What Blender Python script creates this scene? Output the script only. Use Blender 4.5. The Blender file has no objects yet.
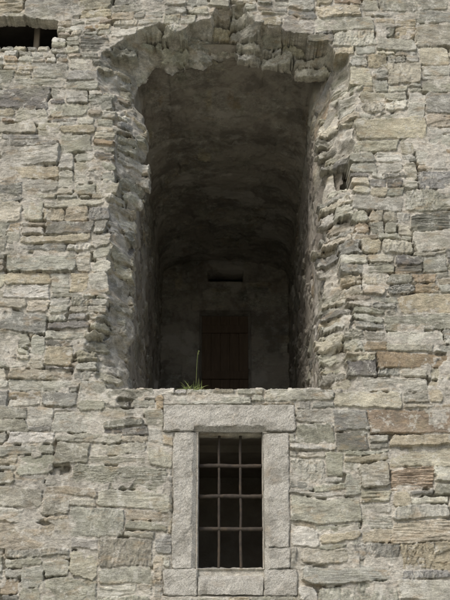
import bpy, bmesh, math, random
import numpy as np
from mathutils import Vector
rng=np.random.default_rng(71); random.seed(5)
sc=bpy.context.scene
PITCH=math.radians(20); F=1129.0; D=10.0; CZ=1.6
def P(px,py,y0=0.0):
    u=(px-225)/F; v=(300-py)/F
    dy=math.cos(PITCH)-v*math.sin(PITCH); dz=math.sin(PITCH)+v*math.cos(PITCH)
    t=(D+y0)/dy
    return (u*t, CZ+dz*t)
# ---------- noise
TAB={}
def vn(X,Z,s,seed):
    if seed not in TAB: TAB[seed]=np.random.default_rng(1000+seed).uniform(-1,1,(256,256)).astype(np.float32)
    T=TAB[seed]
    x=X/s+37.3; z=Z/s+91.7
    i=np.floor(x).astype(np.int32); j=np.floor(z).astype(np.int32)
    fx=(x-i).astype(np.float32); fz=(z-j).astype(np.float32)
    fx=fx*fx*(3-2*fx); fz=fz*fz*(3-2*fz)
    i0=i&255; i1=(i+1)&255; j0=j&255; j1=(j+1)&255
    a=T[i0,j0]; b=T[i1,j0]; c=T[i0,j1]; d=T[i1,j1]
    return (a+(b-a)*fx)+((c+(d-c)*fx)-(a+(b-a)*fx))*fz
def fbm(X,Z,s,seed,o=3):
    r=0; a=1.0; n=0
    for k in range(o):
        r=r+a*vn(X,Z,s/2**k,seed+k); n+=a; a*=.55
    return r/n*1.25
def sst(a):
    a=np.clip(a,0,1); return a*a*(3-2*a)
# ---------- skyline packing of rubble
def pack(x0,x1,z0,z1,hs=(.045,.26),ws=(.12,.9),res=.02,r=None):
    r=r or rng
    n=int((x1-x0)/res); sky=np.full(n,z0)+0.0
    out=[]
    while True:
        i=int(np.argmin(sky)); zb=sky[i]
        if zb>=z1: break
        a=i
        while a>0 and abs(sky[a-1]-zb)<1e-6: a-=1
        b=i
        while b<n-1 and abs(sky[b+1]-zb)<1e-6: b+=1
        seg=b-a+1
        u=r.random()
        if u<.30: h=r.uniform(hs[0],hs[0]+.04)
        elif u<.72: h=r.uniform(hs[0]+.03,hs[0]+.11)
        else: h=r.uniform(hs[0]+.10,hs[1])
        w=h*r.uniform(1.4,7); w=min(max(w,ws[0]),ws[1]); k=max(3,int(w/res))
        if seg-k<7: k=seg
        if k>seg: k=seg
        if k*res>ws[1]*1.35: k=k//2
        left = r.random()<.5
        s=a if left else b-k+1
        nl=sky[s-1]-zb if s>0 else 9; nr=sky[s+k]-zb if s+k<n else 9
        for q in sorted([nl,nr]):
            if q>.02 and abs(q-h)<.032: h=q; break
        if k<4:
            q=min(nl,nr)
            if q>.02: h=min(q,.2)
        out.append([x0+s*res,x0+(s+k)*res,zb,zb+h])
        sky[s:s+k]=zb+h
    return out
PAL=[((.36,.35,.295),4),((.465,.45,.385),4.5),((.285,.28,.255),2.6),((.465,.415,.32),2.9),((.365,.295,.21),1.2),((.58,.56,.49),2.8),((.385,.38,.32),4.2),((.215,.205,.185),1.5),((.495,.465,.38),2.6)]
PC=np.array([p[0] for p in PAL]); PW=np.array([p[1] for p in PAL],float)
def raster(xs,zs,X,Z,WX,WZ,stones,Hm,warm=None,amp=1.0,depthf=None,mcol=(.53,.50,.43),en=1.0):
    n,m=X.shape
    Hs=np.full((n,m),-9.0,np.float32); C=np.zeros((n,m,3),np.float32)
    EN=en*(.007*vn(X,Z,.06,41)+.005*vn(X,Z,.024,42)+.003*vn(X,Z,.012,43))
    S1=fbm(X*.30,Z+.04*vn(X,Z,.25,49),.05,50,4); S2=fbm(X,Z,.09,60,4); S3=vn(X,Z,.02,66); S4=fbm(X*.6,Z,.2,67,3)
    cover=np.zeros((n,m),bool)
    for (a,b,c,d) in stones:
        i0=np.searchsorted(xs,a-.06); i1=np.searchsorted(xs,b+.06)
        j0=np.searchsorted(zs,c-.08); j1=np.searchsorted(zs,d+.08)
        if i1-i0<2 or j1-j0<2: continue
        w=b-a; h=d-c; xc=(a+b)/2; zc=(c+d)/2
        dd=0.0; br=0
        if depthf is not None:
            dd,br=depthf(xc,zc)
            if dd is None: continue
        sl=(slice(i0,i1),slice(j0,j1))
        x=WX[sl]; z=WZ[sl]
        ex=rng.uniform(-.003,.011,2) if w>.08 else rng.uniform(-.003,.004,2)
        ez=rng.uniform(-.003,.010,2) if h>.06 else rng.uniform(-.003,.004,2)
        sh=rng.uniform(-.32,.32,2)*min(h,.12)/max(h,.01)
        if w<.12: sh*=.5
        tl=rng.uniform(-.05,.05,2)
        L=a+ex[0]+sh[0]*(z-zc); R=b-ex[1]+sh[1]*(z-zc)
        Bt=c+ez[0]+tl[0]*(x-xc); Tp=d-ez[1]+tl[1]*(x-xc)
        dx=np.minimum(x-L,R-x); dz=np.minimum(z-Bt,Tp-z)
        r=rng.uniform(.004,min(.045,.4*min(w,h)))
        q=np.where((dx<r)&(dz<r), r-(np.maximum(r-dx,0)+np.maximum(r-dz,0))*.78, np.minimum(dx,dz))
        q=q+EN[sl]*(2.4 if br else 1)
        ok=q>0
        if not ok.any(): continue
        prof=sst(q/(rng.uniform(.003,.011) if not br else .012))
        t=(.009+abs(rng.normal(0,.011)))*amp
        ni=i1-i0; nj=j1-j0
        ox=int(rng.integers(0,n)); oz=int(rng.integers(0,m))
        s1=S1.take(np.arange(ox,ox+ni),axis=0,mode='wrap').take(np.arange(oz,oz+nj),axis=1,mode='wrap') if n>600 else S1[sl]
        s2=S2[sl]; s4=S4[sl]
        nl=rng.uniform(1.2,4.0)
        ter=np.round(s1*nl+rng.uniform(-.5,.5))/nl
        k=rng.uniform(.2,1.3)
        tz=rng.normal(0,.085); tx=rng.normal(0,.03)
        if br: tz=rng.normal(0,.17); tx=rng.normal(0,.16); k=1.2
        an=rng.uniform(0,6.28); of=rng.uniform(0,.5); 
        fac=np.maximum(0,((x-xc)/w*math.cos(an)+(z-zc)/h*math.sin(an))-of)
        if br: dloc=dd[0]+.75*(TD[sl]-dd[1])
        else: dloc=dd
        hh=t*prof+amp*(.012*k*(.8*ter+.2*s1)+.006*s2*(4 if br else 1))+tx*(x-xc)+tz*(z-zc)-dloc-.012*(1-prof)-fac*rng.uniform(0,.04)*(1.5 if br else 1)
        hh=np.where(ok,hh,-9)
        up=(hh>Hs[sl])&ok
        wgt=PW.copy()
        if warm is not None:
            f=warm(xc,zc); wgt[3]*=f; wgt[4]*=f; wgt[8]*=f
        if br: wgt[5]*=2; wgt[8]*=3; wgt[7]*=.3; wgt[3]*=1.5
        col=PC[rng.choice(len(PC),p=wgt/wgt.sum())]*rng.uniform(.85,1.13)
        if rng.random()<.3: col=.5*(col+PC[rng.choice(len(PC))])
        col=col*np.array([1,rng.uniform(.99,1.015),rng.uniform(.94,1.03)])
        vv=(1+.24*s1+.18*s2+.16*s4)[...,None]
        cc=col[None,None,:]*vv
        Hs[sl]=np.where(up,hh,Hs[sl])
        C[sl]=np.where(up[...,None],cc,C[sl])
        cover[sl]|=ok
    k=sst((Hs-Hm+.001)/.004)
    H=np.maximum(Hs,Hm)
    mc=np.array(mcol)[None,None,:]*(1+.18*S2+.12*S3+.12*S4)[...,None]
    col=mc*(1-k[...,None])+C*k[...,None]
    return H,col,k,cover
def gridmesh(name,V,col,keepface,parent=None,mat=None,flip=False):
    n,m,_=V.shape
    idx=np.arange(n*m,dtype=np.int32).reshape(n,m)
    q=np.stack([idx[:-1,:-1],idx[1:,:-1],idx[1:,1:],idx[:-1,1:]],-1)
    if flip: q=q[...,::-1]
    q=q[keepface] if keepface is not None else q.reshape(-1,4)
    nf=len(q)
    me=bpy.data.meshes.new(name)
    me.vertices.add(n*m); me.vertices.foreach_set("co",V.astype(np.float32).ravel())
    me.loops.add(nf*4); me.loops.foreach_set("vertex_index",np.ascontiguousarray(q).ravel())
    me.polygons.add(nf); me.polygons.foreach_set("loop_start",np.arange(0,nf*4,4,dtype=np.int32))
    me.polygons.foreach_set("loop_total",np.full(nf,4,np.int32))
    ca=me.color_attributes.new(name="Col",type='FLOAT_COLOR',domain='POINT')
    ca.data.foreach_set("color",np.clip(col,0,1).astype(np.float32).ravel())
    me.update(calc_edges=True)
    ob=bpy.data.objects.new(name,me); sc.collection.objects.link(ob)
    if parent: ob.parent=parent
    if mat: me.materials.append(mat)
    return ob
def empty(n):
    e=bpy.data.objects.new(n,None); sc.collection.objects.link(e); e.empty_display_size=.2; return e
# ---------- materials
class NB:
    def __init__(s,name):
        s.m=bpy.data.materials.new(name); s.m.use_nodes=True; s.t=s.m.node_tree; s.b=s.t.nodes["Principled BSDF"]
        s.tc=s.t.nodes.new("ShaderNodeTexCoord").outputs["Object"]
    def l(s,a,b): s.t.links.new(a,b)
    def noise(s,scale,detail=4,rough=.6,stretch=None):
        n=s.t.nodes.new("ShaderNodeTexNoise"); n.inputs["Scale"].default_value=scale; n.inputs["Detail"].default_value=detail; n.inputs["Roughness"].default_value=rough
        if stretch:
            mp=s.t.nodes.new("ShaderNodeMapping"); mp.inputs["Scale"].default_value=stretch; s.l(s.tc,mp.inputs["Vector"]); s.l(mp.outputs[0],n.inputs["Vector"])
        else: s.l(s.tc,n.inputs["Vector"])
        return n.outputs["Fac"]
    def rng(s,v,a,b,c,d):
        n=s.t.nodes.new("ShaderNodeMapRange"); s.l(v,n.inputs[0])
        for i,x in enumerate((a,b,c,d)): n.inputs[i+1].default_value=x
        return n.outputs[0]
    def mix(s,f,a,b,mode='MIX'):
        n=s.t.nodes.new("ShaderNodeMix"); n.data_type='RGBA'; n.blend_type=mode
        for i,x in ((0,f),(6,a),(7,b)):
            if isinstance(x,(int,float)): n.inputs[i].default_value=x
            elif isinstance(x,tuple): n.inputs[i].default_value=(*x,1)
            else: s.l(x,n.inputs[i])
        return n.outputs[2]
    def bump(s,h,st,dist,prev=None):
        n=s.t.nodes.new("ShaderNodeBump"); n.inputs["Strength"].default_value=st; n.inputs["Distance"].default_value=dist
        s.l(h,n.inputs["Height"])
        if prev is not None: s.l(prev,n.inputs["Normal"])
        return n.outputs[0]
    def scalecol(s,c,f):
        n=s.t.nodes.new("ShaderNodeVectorMath"); n.operation='SCALE'; s.l(c,n.inputs[0])
        if isinstance(f,float): n.inputs["Scale"].default_value=f
        else: s.l(f,n.inputs["Scale"])
        return n.outputs[0]
    def fin(s,c,normal=None,rough=.9):
        s.l(c,s.b.inputs["Base Color"]); s.b.inputs["Roughness"].default_value=rough
        s.b.inputs["Specular IOR Level"].default_value=.25
        if normal is not None: s.l(normal,s.b.inputs["Normal"])
        return s.m
def stone_mat(name,tint=1.0,plaster=False):
    w=NB(name)
    at=w.t.nodes.new("ShaderNodeAttribute"); at.attribute_name="Col"
    c=at.outputs["Color"]
    c=w.scalecol(c,w.rng(w.noise(16,5,.75,(1,1,3.0)),.28,.72,.58,1.38))
    c=w.scalecol(c,w.rng(w.noise(110,3,.7),.28,.72,.70,1.28))
    c=w.scalecol(c,w.rng(w.noise(.8,3,.6),.3,.7,.84,1.10))
    c=w.mix(w.rng(w.noise(3.6,6,.78),.52,.66,0,.60),c,(.155,.15,.12))
    c=w.mix(w.rng(w.noise(4.5,4,.65,(1.0,1,2.4)),.54,.68,0,.46),c,(.42,.315,.19))
    c=w.mix(w.rng(w.noise(8,7,.8),.54,.60,0,.60),c,(.65,.635,.565))
    c=w.mix(w.rng(w.noise(2.3,5,.7),.52,.68,0,.34),c,(.28,.275,.18))
    c=w.mix(w.rng(w.noise(5,5,.7,(1,1,.22)),.56,.70,0,.35),c,(.15,.14,.115))
    if plaster:
        c=w.mix(w.rng(w.noise(1.7,6,.6),.44,.54,0,.8),c,(.45,.41,.35))
        c=w.mix(w.rng(w.noise(2.6,6,.7),.48,.60,0,.7),c,(.19,.17,.145))
        c=w.mix(w.rng(w.noise(1.3,5,.6,(1,1.3,1)),.56,.60,0,.6),c,(.62,.59,.53))
    if tint!=1.0: c=w.scalecol(c,tint)
    n=w.bump(w.noise(40,5,.75,(1,1,2.2)),.9,.015)
    n=w.bump(w.noise(170,2,.7),.6,.003,n)
    return w.fin(c,n,.93)
M_wall=stone_mat("rubble_stone",1.06)
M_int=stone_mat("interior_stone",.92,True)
# ---------- wall face
castle=empty("castle_wall")
def axis(lo,hi,a,b,f=.0060,c=.045):
    l=np.arange(lo,a,c); d=np.arange(a,b,f); r=np.arange(b,hi+c,c); return np.concatenate([l,d,r])
xs=axis(-8,8,-2.75,2.75); zs=axis(-.1,11,2.15,9.0)
X,Z=np.meshgrid(xs,zs,indexing='ij'); X=X.astype(np.float32); Z=Z.astype(np.float32)
ZL=P(200,389)[1]
def R(pa,pb,pyt,pyb,mid=None):
    mid=mid or (pyt+pyb)/2
    return (P(pa,mid)[0],P(pb,mid)[0],P(225,pyb)[1],P(225,pyt)[1])
LINT=R(163,295,405,432,); 
JL=R(172.5,197,433,569); JR=R(263.5,289.5,433,569); SILL=R(163,298,569,596)
OPEN=(JL[1],JR[0],SILL[3],LINT[2])
frames=[LINT,JL,JR,SILL,OPEN]
cuts=[(LINT[0],LINT[1],LINT[2]-.01,LINT[3]),(JL[0],JR[1],SILL[3]-.01,LINT[2]),(SILL[0],SILL[1],SILL[2],SILL[3])]
FB=(JL[0],JR[1],SILL[2],LINT[3])
inner=[(131,500),(129,388),(126,360),(123,345),(131,318),(125,290),(130,262),(125,235),(131,215),(134,190),(138,160),(144,130),(142,108),(134,94),(130,80),(134,62),(146,54),(156,46),(172,54),(186,44),(204,48),(215,36),(235,34),(244,44),(258,46),(272,38),(285,50),(298,56),(308,48),(330,56),(336,84),(329,115),(332,150),(328,180),(325,215),(329,245),(325,285),(329,320),(326,350),(329,388),(328,500)]
outer=[(96,500),(102,388),(86,372),(84,340),(98,322),(108,300),(100,270),(112,245),(104,215),(114,190),(112,160),(118,130),(108,105),(96,80),(100,54),(128,38),(160,24),(176,32),(190,24),(208,20),(215,8),(240,6),(252,18),(268,26),(290,28),(322,40),(350,54),(362,84),(354,110),(350,140),(360,160),(354,190),(356,225),(349,262),(356,300),(350,330),(364,360),(356,388),(356,500)]
def ring(p,y=0): return np.array([P(a,b,y) for a,b in p])
IN=ring(inner); OU=ring(outer)
def pd(x,z,poly):
    d=np.full(x.shape,9.0,np.float32); ins=np.zeros(x.shape,bool); n=len(poly)
    for i in range(n):
        ax,az=poly[i]; bx,bz=poly[(i+1)%n]
        ex,ez=bx-ax,bz-az; L=ex*ex+ez*ez
        t=np.clip(((x-ax)*ex+(z-az)*ez)/L,0,1)
        d=np.minimum(d,np.hypot(x-ax-t*ex,z-az-t*ez))
        if az!=bz:
            c=((az>z)!=(bz>z))&(x<(bx-ax)*(z-az)/(bz-az)+ax); ins^=c
    return d,ins
rx=X+.045*fbm(X,Z,.22,5,3); rz=Z+.055*fbm(X,Z,.2,9,3)
T=np.zeros(X.shape,np.float32)
i0,i1=np.searchsorted(xs,[-1.8,1.8]); j0,j1=np.searchsorted(zs,[3.3,8.9]); sl=(slice(i0,i1),slice(j0,j1))
do,io=pd(rx[sl],rz[sl],OU); di,ii=pd(rx[sl],rz[sl],IN)
T[sl]=np.where(io,np.where(ii,1+di,do/(do+di+1e-6)*.999),0)
ledge=ZL+.014*vn(X,Z*0,.17,71)+.010*vn(X,Z*0,.05,72)
T=np.where(Z<ledge,0,T)
TE=1.25-.60*sst((Z-7.7)/.4)
TD=.36*np.minimum(T,1)**TE
pockets=[(344,166,6,15,.3),(371,211,10,4,.10),(60,470,8,4,.06),(418,381,10,4,.08)]
PK=np.zeros(X.shape,np.float32); PKB=np.zeros(X.shape,np.float32)
def pock(a,b,c,d):
    cx,cz=P(a,b); qx=(X-cx)/(c/F*11.); qz=(Z-cz)/(d/F*12.)
    return (np.abs(qx)<1)&(np.abs(qz)<1), 1.3**3-(np.abs(qx)**3+np.abs(qz)**3)
for (a,b,c,d,e) in pockets:
    bx_,e2=pock(a,b,c,d)
    PKB=np.maximum(PKB,bx_*e); PK=np.maximum(PK,e*sst(e2/.1))
bx_,e2=pock(16,34,47,16); PKB=np.maximum(PKB,bx_*1.0); BIGM=e2>0
cx,cz=P(22,36); BIGB=(cx-.6,cx+.50,cz-.2,cz+.2)
fade=sst(np.abs(Z-ZL)/.35)
dfx=np.maximum(np.maximum(FB[0]-X,X-FB[1]),0); dfz=np.maximum(np.maximum(FB[2]-Z,Z-FB[3]),0)
nearf=sst(np.hypot(dfx,dfz)/.3)
fade*=nearf
WX=X+.03*vn(X,Z,.4,1)*fade+.008*vn(X,Z,.11,2)
WZ=Z+(.06*vn(X,Z,1.1,3)+.022*vn(X,Z,.33,4)+.006*vn(X,Z,.12,6))*fade
stones=pack(-8.1,8.1,-.1,11.05)
def near(x,z):
    i=min(max(np.searchsorted(xs,x),0),len(xs)-1); j=min(max(np.searchsorted(zs,z),0),len(zs)-1); return i,j
def subtract(s,rects):
    if s[1]-s[0]<.035 or s[3]-s[2]<.02: return []
    if not rects: return [s]
    a,b,c,d=s; l,r,u,v=rects[0]
    if not (b>l and a<r and d>u and c<v): return subtract(s,rects[1:])
    ps=[]
    if a<l: ps.append([a,l,c,d])
    if b>r: ps.append([r,b,c,d])
    m0,m1=max(a,l),min(b,r)
    if c<u: ps.append([m0,m1,c,u])
    if d>v: ps.append([m0,m1,v,d])
    o=[]
    for p in ps: o+=subtract(p,rects[1:])
    return o
out=[]
for s in stones:
    a,b,c,d=s
    if a<1.8 and b>-1.8 and c<ZL<d:
        if abs((a+b)/2)<1.05:
            if ZL-c>.03: d=ZL
            else: continue
    for (a,b,c,d) in subtract([a,b,c,d],cuts):
        i,j=near((a+b)/2,(c+d)/2)
        mt=max(T[near(a,(c+d)/2)],T[i,j],T[near(b,(c+d)/2)])
        if mt>0.02 and c>ZL-.02:
            nx=max(1,int(round((b-a)/rng.uniform(.13,.30)))); nz=max(1,int(round((d-c)/rng.uniform(.07,.15))))
        elif b>BIGB[0] and a<BIGB[1] and d>BIGB[2] and c<BIGB[3]:
            nx=max(1,int(round((b-a)/.13))); nz=max(1,int(round((d-c)/.06)))
        else: nx=nz=1
        for p in range(nx):
            for q in range(nz):
                out.append([a+(b-a)*p/nx,a+(b-a)*(p+1)/nx,c+(d-c)*q/nz,c+(d-c)*(q+1)/nz])
stones=out
def depthf(xc,zc):
    i,j=near(xc,zc); t=float(T[i,j])
    if t>=.985: return None,0
    if float(PKB[i,j])>.0: return None,0
    if t>0:
        b=float(TD[i,j]); q=1.8 if zc>7.7 else 1.3
        return (b+q*rng.uniform(-.035,.05)*min(1,t*3),b),1
    return 0,0
def warm(xc,zc):
    f=.75
    if xc>1.2: f=2.2
    if xc<-1.0 and zc<4.0: f=1.8
    if xc<-1 and zc>6.5: f=1.5
    return f
mn=fbm(X,Z,.5,20,3); fine=fbm(X,Z,.04,25,3)
Hm=.004+.015*mn+.007*fine
pit=sst((vn(X,Z,.14,30)+.6*vn(X,Z,.05,31)-.26)/.4)*nearf
Hm=Hm-.06*pit
Hm=Hm-np.where(T>0,TD+(.024+.045*sst((Z-7.7)/.3))*sst(T*5)+.05*fbm(X,Z,.12,33,3),0)
for (l,r,u,v) in frames:
    g=.006
    msk=(X>l-g)&(X<r+g)&(Z>u-g)&(Z<v+g); Hm=np.where(msk,-.002+.004*fine,Hm)
H,col,k,cover=raster(xs,zs,X,Z,WX,WZ,stones,Hm,warm,1.0,depthf)
rem=(T>1)&(~cover)
H=np.where(rem,-.44,H)
big=BIGM&(~cover)
H=np.where(big,-.16,np.where((PK>0)&(~cover),H-PK,H))
def inr(o,g=0): return (X>o[0]-g)&(X<o[1]+g)&(Z>o[2]-g)&(Z<o[3]+g)
for fr in frames[:4]: H=np.where(inr(fr,-.004),-.02,H)
op=inr(OPEN,-.006); H=np.where(op,-.2,H)
hole=rem|op|big
V=np.stack([X,-H,Z],-1)
C4=np.concatenate([col,k[...,None]],-1)
def allc(h): return h[:-1,:-1]&h[1:,:-1]&h[1:,1:]&h[:-1,1:]
face=gridmesh("wall_face",V,C4,~allc(hole),castle,M_wall)
# ---------- passage
FL=ZL-.03
def profile(w,spring,crown,nw,na):
    pts=[]
    for i in range(nw): pts.append((-w,FL+(spring-FL)*i/nw))
    for i in range(na+1):
        a=math.pi*(1-i/na); ca=math.cos(a); sa=math.sin(a)
        pts.append((w*math.copysign(abs(ca)**.75,ca),spring+(crown-spring)*sa**.85))
    for i in range(nw-1,-1,-1): pts.append((w,FL+(spring-FL)*i/nw))
    return np.array(pts)
BD=5.6
ys=np.arange(.28,BD+.02,.014)
pa=profile(.955,7.60,7.93,230,170); pb=profile(1.20,8.14,8.24,230,170)
ns=len(pa)
seg=np.hypot(*np.diff(pa,axis=0).T); ss=np.concatenate([[0],np.cumsum(seg)]); ss=ss+np.arange(len(ss))*1e-6
tan=np.gradient(pa,axis=0); tan/=(np.hypot(tan[:,0],tan[:,1])+1e-9)[:,None]; nor=np.stack([tan[:,1],-tan[:,0]],-1)
SY,SS=np.meshgrid(ys,ss,indexing='ij')
SYf=SY.astype(np.float32); SSf=SS.astype(np.float32)
st=pack(0.2,BD+.1,-.05,ss[-1]+.1)
Wy=SYf+.02*vn(SYf,SSf,.4,81); Ws=SSf+.04*vn(SYf,SSf,.9,82)
arc=sst((SS-ss[215])/.3)*sst((ss[-215]-SS)/.3)
hm=.014+.016*fbm(SYf,SSf,.5,84,3)+.006*fbm(SYf,SSf,.05,85,2)+.010*arc
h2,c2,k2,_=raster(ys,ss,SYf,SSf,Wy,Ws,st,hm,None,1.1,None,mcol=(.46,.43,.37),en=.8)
h2=h2+.03*fbm(SYf,SSf,.6,86,4)*arc
fl=np.clip((SY-.28)/.45,0,1); fl=(1-fl)**2.0
fl=np.clip(fl+.30*fbm(SYf,SSf,.22,88,4)*(fl>0)*(fl<1)*np.minimum(1,fl*4),0,1)
fz=np.clip((SY-.28)/2.2,0,1); fz=(1-fz)**1.5; fz=fz*arc+fl*(1-arc)
px=pa[None,:,0]*(1-fl)+pb[None,:,0]*fl+nor[None,:,0]*h2*1.3
pz=pa[None,:,1]*(1-fz)+pb[None,:,1]*fz+nor[None,:,1]*h2*1.3
V=np.stack([px,SY,pz],-1)
passage=gridmesh("vaulted_passage",V,np.concatenate([c2,k2[...,None]],-1),None,castle,M_int,flip=True)
# back wall
bx=np.arange(-1.0,1.0,.012); bz=np.arange(FL-.1,8.1,.012)
BX,BZ=np.meshgrid(bx,bz,indexing='ij'); BX=BX.astype(np.float32); BZ=BZ.astype(np.float32)
st=pack(-1.1,1.1,FL-.2,8.2,hs=(.08,.3),ws=(.2,.7))
hm=.004+.008*fbm(BX,BZ,.4,90,3)
DO=(-.37,.37,5.0,P(225,311,BD)[1]); SLT=(P(208,276,BD)[0],P(243,276,BD)[0],P(225,281,BD)[1],P(225,271,BD)[1])
st=[s for s in st if not any(s[1]>o[0]-w_ and s[0]<o[1]+w_ and s[3]>o[2]-w_ and s[2]<o[3]+w_ for o,w_ in ((DO,0),(SLT,.0)))]
st+= [[DO[0]-.12,DO[1]+.12,DO[3]+.005,DO[3]+.16],[SLT[0]-.1,SLT[1]+.1,SLT[3]+.005,SLT[3]+.1]]
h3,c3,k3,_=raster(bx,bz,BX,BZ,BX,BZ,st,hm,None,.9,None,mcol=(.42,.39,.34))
ms=(BX>SLT[0])&(BX<SLT[1])&(BZ>SLT[2])&(BZ<SLT[3])
h3=np.where((BX>DO[0])&(BX<DO[1])&(BZ>DO[2])&(BZ<DO[3]),-.22,h3); h3=np.where(ms,-.35,h3)
V=np.stack([BX,BD-h3,BZ],-1)
back=gridmesh("passage_end_wall",V,np.concatenate([c3,k3[...,None]],-1),~allc(ms),castle,M_int)
# ---------- helpers for boxes
def box(bm,x0,x1,y0,y1,z0,z1):
    vs=[bm.verts.new((x,y,z)) for x in (x0,x1) for y in (y0,y1) for z in (z0,z1)]
    for f in ((0,1,3,2),(4,6,7,5),(0,4,5,1),(2,3,7,6),(0,2,6,4),(1,5,7,3)): bm.faces.new([vs[i] for i in f])
    return vs
def mkobj(name,bm,mat,parent=None,smooth=False):
    bmesh.ops.recalc_face_normals(bm,faces=bm.faces)
    me=bpy.data.meshes.new(name); bm.to_mesh(me); bm.free(); me.materials.append(mat)
    ob=bpy.data.objects.new(name,me); sc.collection.objects.link(ob)
    if parent: ob.parent=parent
    if smooth:
        for p in me.polygons: p.use_smooth=True
    return ob
def plain(name,base,dark,sc1=6,speck=True,b1=(60,.8,.010)):
    w=NB(name)
    c=w.mix(w.rng(w.noise(sc1,5,.7),.3,.7,0,1),base,dark)
    if speck:
        c=w.scalecol(c,w.rng(w.noise(130,3,.65),.33,.67,.58,1.34))
        c=w.mix(w.rng(w.noise(12,6,.8),.56,.64,0,.45),c,(.64,.62,.56))
        c=w.mix(w.rng(w.noise(4,6,.75),.49,.62,0,.58),c,(.18,.17,.14))
        c=w.mix(w.rng(w.noise(6,4,.7),.56,.72,0,.4),c,(.38,.31,.22))
    n=w.bump(w.noise(b1[0],4,.75),b1[1],b1[2]); n=w.bump(w.noise(140,2,.7),.6,.004,n)
    return w.fin(c,n,.9)
M_gran=plain("dressed_granite",(.53,.51,.45),(.39,.375,.33))
M_shell=plain("tower_masonry",(.33,.32,.28),(.25,.25,.21),1.5)
M_dark=plain("cellar_plaster",(.46,.42,.36),(.25,.22,.18),2,False)
M_cav=plain("cavity_shade",(.14,.125,.105),(.08,.07,.06),5,False)  # base colour kept dark to stand in for shade deep inside the hole
# shell
bm=bmesh.new(); box(bm,-8.02,8.05,.0,9,-.1,11.05)
for f in list(bm.faces):
    if all(abs(v.co.y)<1e-4 for v in f.verts): bm.faces.remove(f)
mkobj("tower_shell",bm,M_shell,castle)
bm=bmesh.new(); box(bm,-1.3,1.3,.06,BD+.3,FL-.25,FL+.01); mkobj("passage_floor",bm,M_shell,castle)
bm=bmesh.new(); 
for i in range(4): box(bm,-.95,.95,3.6+.28*i,BD+.05,FL+.012+.155*i,FL+.011+.155*(i+1)); 
mkobj("passage_steps",bm,M_shell,castle)
# cavity behind the broken hole
cx,cz=P(16,36)
bm=bmesh.new(); box(bm,cx-.75,cx+.75,.12,1.6,cz-.36,cz+.40)
for f in list(bm.faces):
    if all(abs(v.co.y-.12)<1e-4 for v in f.verts): bm.faces.remove(f)
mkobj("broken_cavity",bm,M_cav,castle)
# cellar room behind barred window
ox0,ox1,oz0,oz1=OPEN
bm=bmesh.new(); y0=.27
A=[(ox0-.02,y0,oz0-.06),(ox1+.02,y0,oz0-.06),(ox1+.02,y0,oz1+.06),(ox0-.02,y0,oz1+.06)]
B=[(ox0-.25,1.0,oz0-.3),(ox1+.25,1.0,oz0-.3),(ox1+.25,1.0,oz1+.1),(ox0-.25,1.0,oz1+.1)]
Cc=[(-.9,1.0,1.9),(.9,1.0,1.9),(.9,1.0,4.0),(-.9,1.0,4.0)]
Dd=[(-.9,2.3,1.9),(.9,2.3,1.9),(.9,2.3,4.0),(-.9,2.3,4.0)]
L=[[bm.verts.new(p) for p in q] for q in (A,B,Cc,Dd)]
for a,b in zip(L[:-1],L[1:]):
    for i in range(4): bm.faces.new([a[i],a[(i+1)%4],b[(i+1)%4],b[i]])
bm.faces.new(L[-1]); mkobj("cellar_room",bm,M_dark,castle)
# ---------- barred window
win=empty("barred_window")
from mathutils import noise as mnz
def dressed(name,r,y0,y1,chamfer=None,seed=0,g=.003):
    bm=bmesh.new(); l,rr,u,v=r
    box(bm,l+g,rr-g,y0,y1,u+g,v-g)
    bmesh.ops.bevel(bm,geom=bm.edges[:],offset=.008,segments=2,affect='EDGES')
    for _ in range(40):
        es=[e for e in bm.edges if e.calc_length()>.018]
        if not es: break
        bmesh.ops.subdivide_edges(bm,edges=es,cuts=1,use_grid_fill=True)
        if len(bm.verts)>20000: break
    bmesh.ops.triangulate(bm,faces=[f for f in bm.faces if len(f.verts)>4])
    for vv in bm.verts:
        p=vv.co*5+Vector((seed*3.1,0,0)); q=vv.co*18+Vector((seed,5,0)); e=vv.co*55
        vv.co+=mnz.noise_vector(p)*.012+mnz.noise_vector(q)*.008+mnz.noise_vector(e)*.004
    if chamfer: chamfer(bm)
    return mkobj(name,bm,M_gran,win)
CH=.045
def ch_jl(bm):
    for v in bm.verts:
        d=JL[1]-v.co.x
        if d<CH: v.co.y=max(v.co.y,-.025+(CH-d)*.9)
def ch_jr(bm):
    for v in bm.verts:
        d=v.co.x-JR[0]
        if d<CH: v.co.y=max(v.co.y,-.025+(CH-d)*.9)
def ch_l(bm):
    for v in bm.verts:
        d=v.co.z-LINT[2]
        if d<CH and ox0-.03<v.co.x<ox1+.03: v.co.y=max(v.co.y,-.03+(CH-d)*.9)
dressed("lintel",LINT,-.036,.27,ch_l,1)
def split(r,zs_): 
    o=[]; e=[r[2]]+zs_+[r[3]]
    for a,b in zip(e[:-1],e[1:]): o.append((r[0],r[1],a,b))
    return o
for i,r in enumerate(split(JL,[])): dressed("jamb_left_block_%d"%(i+1),r,-.026,.27,ch_jl,3+i)
for i,r in enumerate(split(JR,[JR[2]+.18])): dressed("jamb_right_block_%d"%(i+1),r,-.026,.27,ch_jr,7+i)
dressed("sill_left_block",(SILL[0],JL[1]+.01,SILL[2],SILL[3]),-.022,.27,None,12)
dressed("sill_right_block",(JR[0]-.01,SILL[1],SILL[2],SILL[3]),-.024,.27,None,14)
bm=bmesh.new(); a,b=JL[1]+.012,JR[0]-.012
n=40
rows=[(-.02,SILL[2]+.01),(-.025,SILL[2]+.05),(-.025,SILL[2]+.10),(-.02,SILL[3]-.09),(-.005,SILL[3]-.07),(.03,SILL[3]-.05),(.06,SILL[3]-.03),(.10,SILL[3]-.01),(.18,SILL[3]+.02),(.28,SILL[3]+.045),(.28,SILL[2])]
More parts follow.
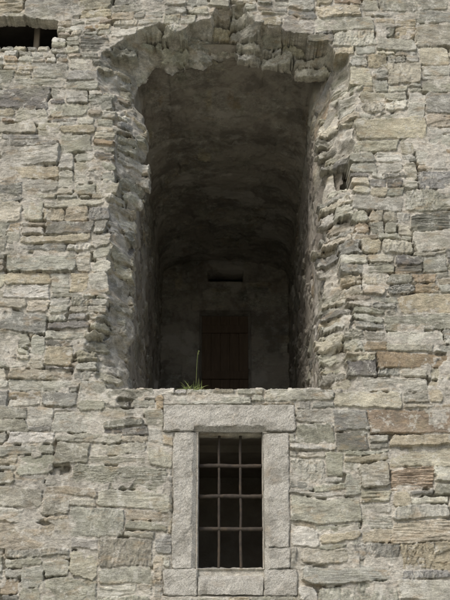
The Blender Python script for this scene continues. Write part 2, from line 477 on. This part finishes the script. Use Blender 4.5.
gr=[]
for i in range(n+1):
    x=a+(b-a)*i/n; rr=[]
    for (y,z) in rows:
        v=Vector((x,y,z)); v+=mnz.noise_vector(v*9)*.012+mnz.noise_vector(v*30)*.008
        rr.append(bm.verts.new(v))
    gr.append(rr)
for i in range(n):
    for j in range(len(rows)-1): bm.faces.new([gr[i][j],gr[i+1][j],gr[i+1][j+1],gr[i][j+1]])
mkobj("sloping_sill",bm,M_gran,win)
# bars
w=NB("rusted_iron"); c=w.mix(w.rng(w.noise(30,6,.7),.35,.65,0,1),(.075,.062,.05),(.045,.04,.035)); c=w.mix(w.rng(w.noise(11,4,.6),.55,.7,0,.5),c,(.12,.09,.06))
M_iron=w.fin(c,w.bump(w.noise(120,4,.7),.7,.003),.85); w.b.inputs["Specular IOR Level"].default_value=.1
def bar(bm,p,q,r,n=10,segs=16,wob=.003):
    p=Vector(p); q=Vector(q); d=(q-p).normalized(); u=d.orthogonal().normalized(); v=d.cross(u); prev=None
    for i in range(segs+1):
        c=p.lerp(q,i/segs)+mnz.noise_vector(p.lerp(q,i/segs)*4+p)*wob
        k=r*(1+.2*mnz.noise(c*25))
        ri=[bm.verts.new(c+(u*math.cos(t)+v*math.sin(t))*k) for t in [2*math.pi*j/n for j in range(n)]]
        if prev:
            for j in range(n): bm.faces.new([prev[j],prev[(j+1)%n],ri[(j+1)%n],ri[j]])
        prev=ri
bm=bmesh.new(); yb=.13
for px_ in (219,240.5):
    x=P(px_,497,yb)[0]; bar(bm,(x,yb,oz0-.03),(x,yb,oz1+.03),.012,10,30,.005)
for py_ in (466,496.5,529):
    z=P(225,py_,yb)[1]; bar(bm,(ox0-.04,yb,z),(ox1+.04,yb,z),.0185,10,24,.005)
mkobj("iron_bars",bm,M_iron,win,True)
# ---------- wooden door at passage end
w=NB("weathered_wood"); c=w.mix(w.rng(w.noise(18,6,.7,(1,1,.12)),.3,.7,0,1),(.18,.13,.09),(.11,.08,.055))
M_wood=w.fin(c,w.bump(w.noise(60,4,.7,(1,1,.1)),.6,.004),.8)
bm=bmesh.new(); nb=5; ww=(DO[1]-DO[0]-.06)/nb
for i in range(nb): box(bm,DO[0]+.03+ww*i+.0015,DO[0]+.03+ww*(i+1)-.0015,BD+.12,BD+.16,DO[2]+.02,DO[3]-.04)
for z in (5.3,6.1,6.8): box(bm,DO[0]+.035,DO[1]-.035,BD+.09,BD+.118,z,z+.12)
bmesh.ops.bevel(bm,geom=bm.edges[:],offset=.003,segments=1,affect='EDGES')
mkobj("wooden_door",bm,M_wood)
# timber in the broken hole
w=NB("grey_timber"); c=w.mix(w.rng(w.noise(25,6,.7,(1,1,.15)),.3,.7,0,1),(.32,.28,.22),(.16,.13,.10)); M_tim=w.fin(c,w.bump(w.noise(70,4,.7,(1,1,.1)),.6,.005),.85)
bm=bmesh.new(); x,z=P(37,38,.3); box(bm,x-.03,x+.03,.28,.34,z-.3,z+.34); 
bmesh.ops.bevel(bm,geom=bm.edges[:],offset=.006,segments=1,affect='EDGES')
mkobj("timber_prop",bm,M_tim)
# ---------- weeds on ledge
w=NB("weed_leaf"); c=w.mix(w.rng(w.noise(20,2,.5),.3,.7,0,1),(.13,.19,.05),(.26,.28,.11)); M_leaf=w.fin(c,None,.6)
def blade(bm,base,dirv,L,wd,droop):
    base=Vector(base); dirv=Vector(dirv).normalized(); side=dirv.cross(Vector((0,1,0.1))).normalized(); prev=None; n=6
    for i in range(n+1):
        t=i/n; c=base+dirv*L*t+Vector((0,0,-1))*droop*L*t*t; k=wd*(1-t)**.7*(.6+t if t<.4 else 1)
        pr=(bm.verts.new(c-side*k),bm.verts.new(c+side*k))
        if prev: bm.faces.new([prev[0],prev[1],pr[1],pr[0]])
        prev=pr
def tuft(name,px,n,L,seed,stalk=False):
    r=random.Random(seed); bm=bmesh.new(); x,z=P(px,389,.03)
    for i in range(n):
        a=r.uniform(-1.3,1.3); blade(bm,(x+r.uniform(-.09,.09),r.uniform(-.01,.07),ZL-.015),(math.sin(a),r.uniform(-.7,.3),math.cos(a)),L*r.uniform(.4,1.2),.0032,r.uniform(.1,.8))
    if stalk:
        bar(bm,(x+.03,.04,ZL-.01),(x+.055,.03,ZL+.36),.0014,5,10,.006)
        for i in range(9):
            c=Vector((x+.055+r.uniform(-.005,.005),.03+r.uniform(-.005,.005),ZL+.34+r.uniform(0,.035)))
            blade(bm,c,(r.uniform(-1,1),r.uniform(-1,1),1),.014,.002,.1)
    return mkobj(name,bm,M_leaf)
tuft("ledge_weed",192,56,.14,1,True)
tuft("ledge_weed.001",300,10,.05,2); tuft("ledge_weed.002",150,8,.05,3)
# ---------- ground
w=NB("gravel_ground"); c=w.mix(w.rng(w.noise(.35,6,.7),.42,.52,0,1),(.10,.13,.05),(.38,.35,.30)); M_g=w.fin(c,w.bump(w.noise(30,5,.7),.8,.03),.95)
bm=bmesh.new(); vs=[bm.verts.new(p) for p in ((-400,-400,0),(400,-400,0),(400,400,0),(-400,400,0))]; bm.faces.new(vs); mkobj("ground",bm,M_g)
# ---------- light, camera
wd=bpy.data.worlds.new("World"); sc.world=wd; wd.use_nodes=True; nt=wd.node_tree
sky=nt.nodes.new("ShaderNodeTexSky"); sky.sky_type='NISHITA'; sky.sun_disc=False
sv=Vector((-.36,-.66,.80)).normalized()
sky.sun_elevation=math.asin(sv.z); sky.sun_rotation=math.atan2(sv.x,sv.y); sky.air_density=1; sky.dust_density=3; sky.ozone_density=.5
bg=nt.nodes["Background"]; bg.inputs[1].default_value=.15; nt.links.new(sky.outputs[0],bg.inputs[0])
s=bpy.data.lights.new("overcast_sun",'SUN'); s.energy=2.1; s.angle=math.radians(20); s.color=(1,.965,.915)
so=bpy.data.objects.new("overcast_sun",s); sc.collection.objects.link(so); so.rotation_euler=(-sv).to_track_quat('-Z','Y').to_euler()
cam=bpy.data.cameras.new("camera"); co=bpy.data.objects.new("camera",cam); sc.collection.objects.link(co)
co.location=(0,-D,CZ); co.rotation_euler=(math.pi/2+PITCH,0,0); cam.sensor_fit='VERTICAL'; cam.sensor_height=36; cam.lens=F/600*36; cam.clip_end=2000
sc.camera=co
sc.view_settings.view_transform='Standard'; sc.view_settings.look='None'; sc.view_settings.exposure=0
print("stones",len(stones),"verts",len(face.data.vertices))
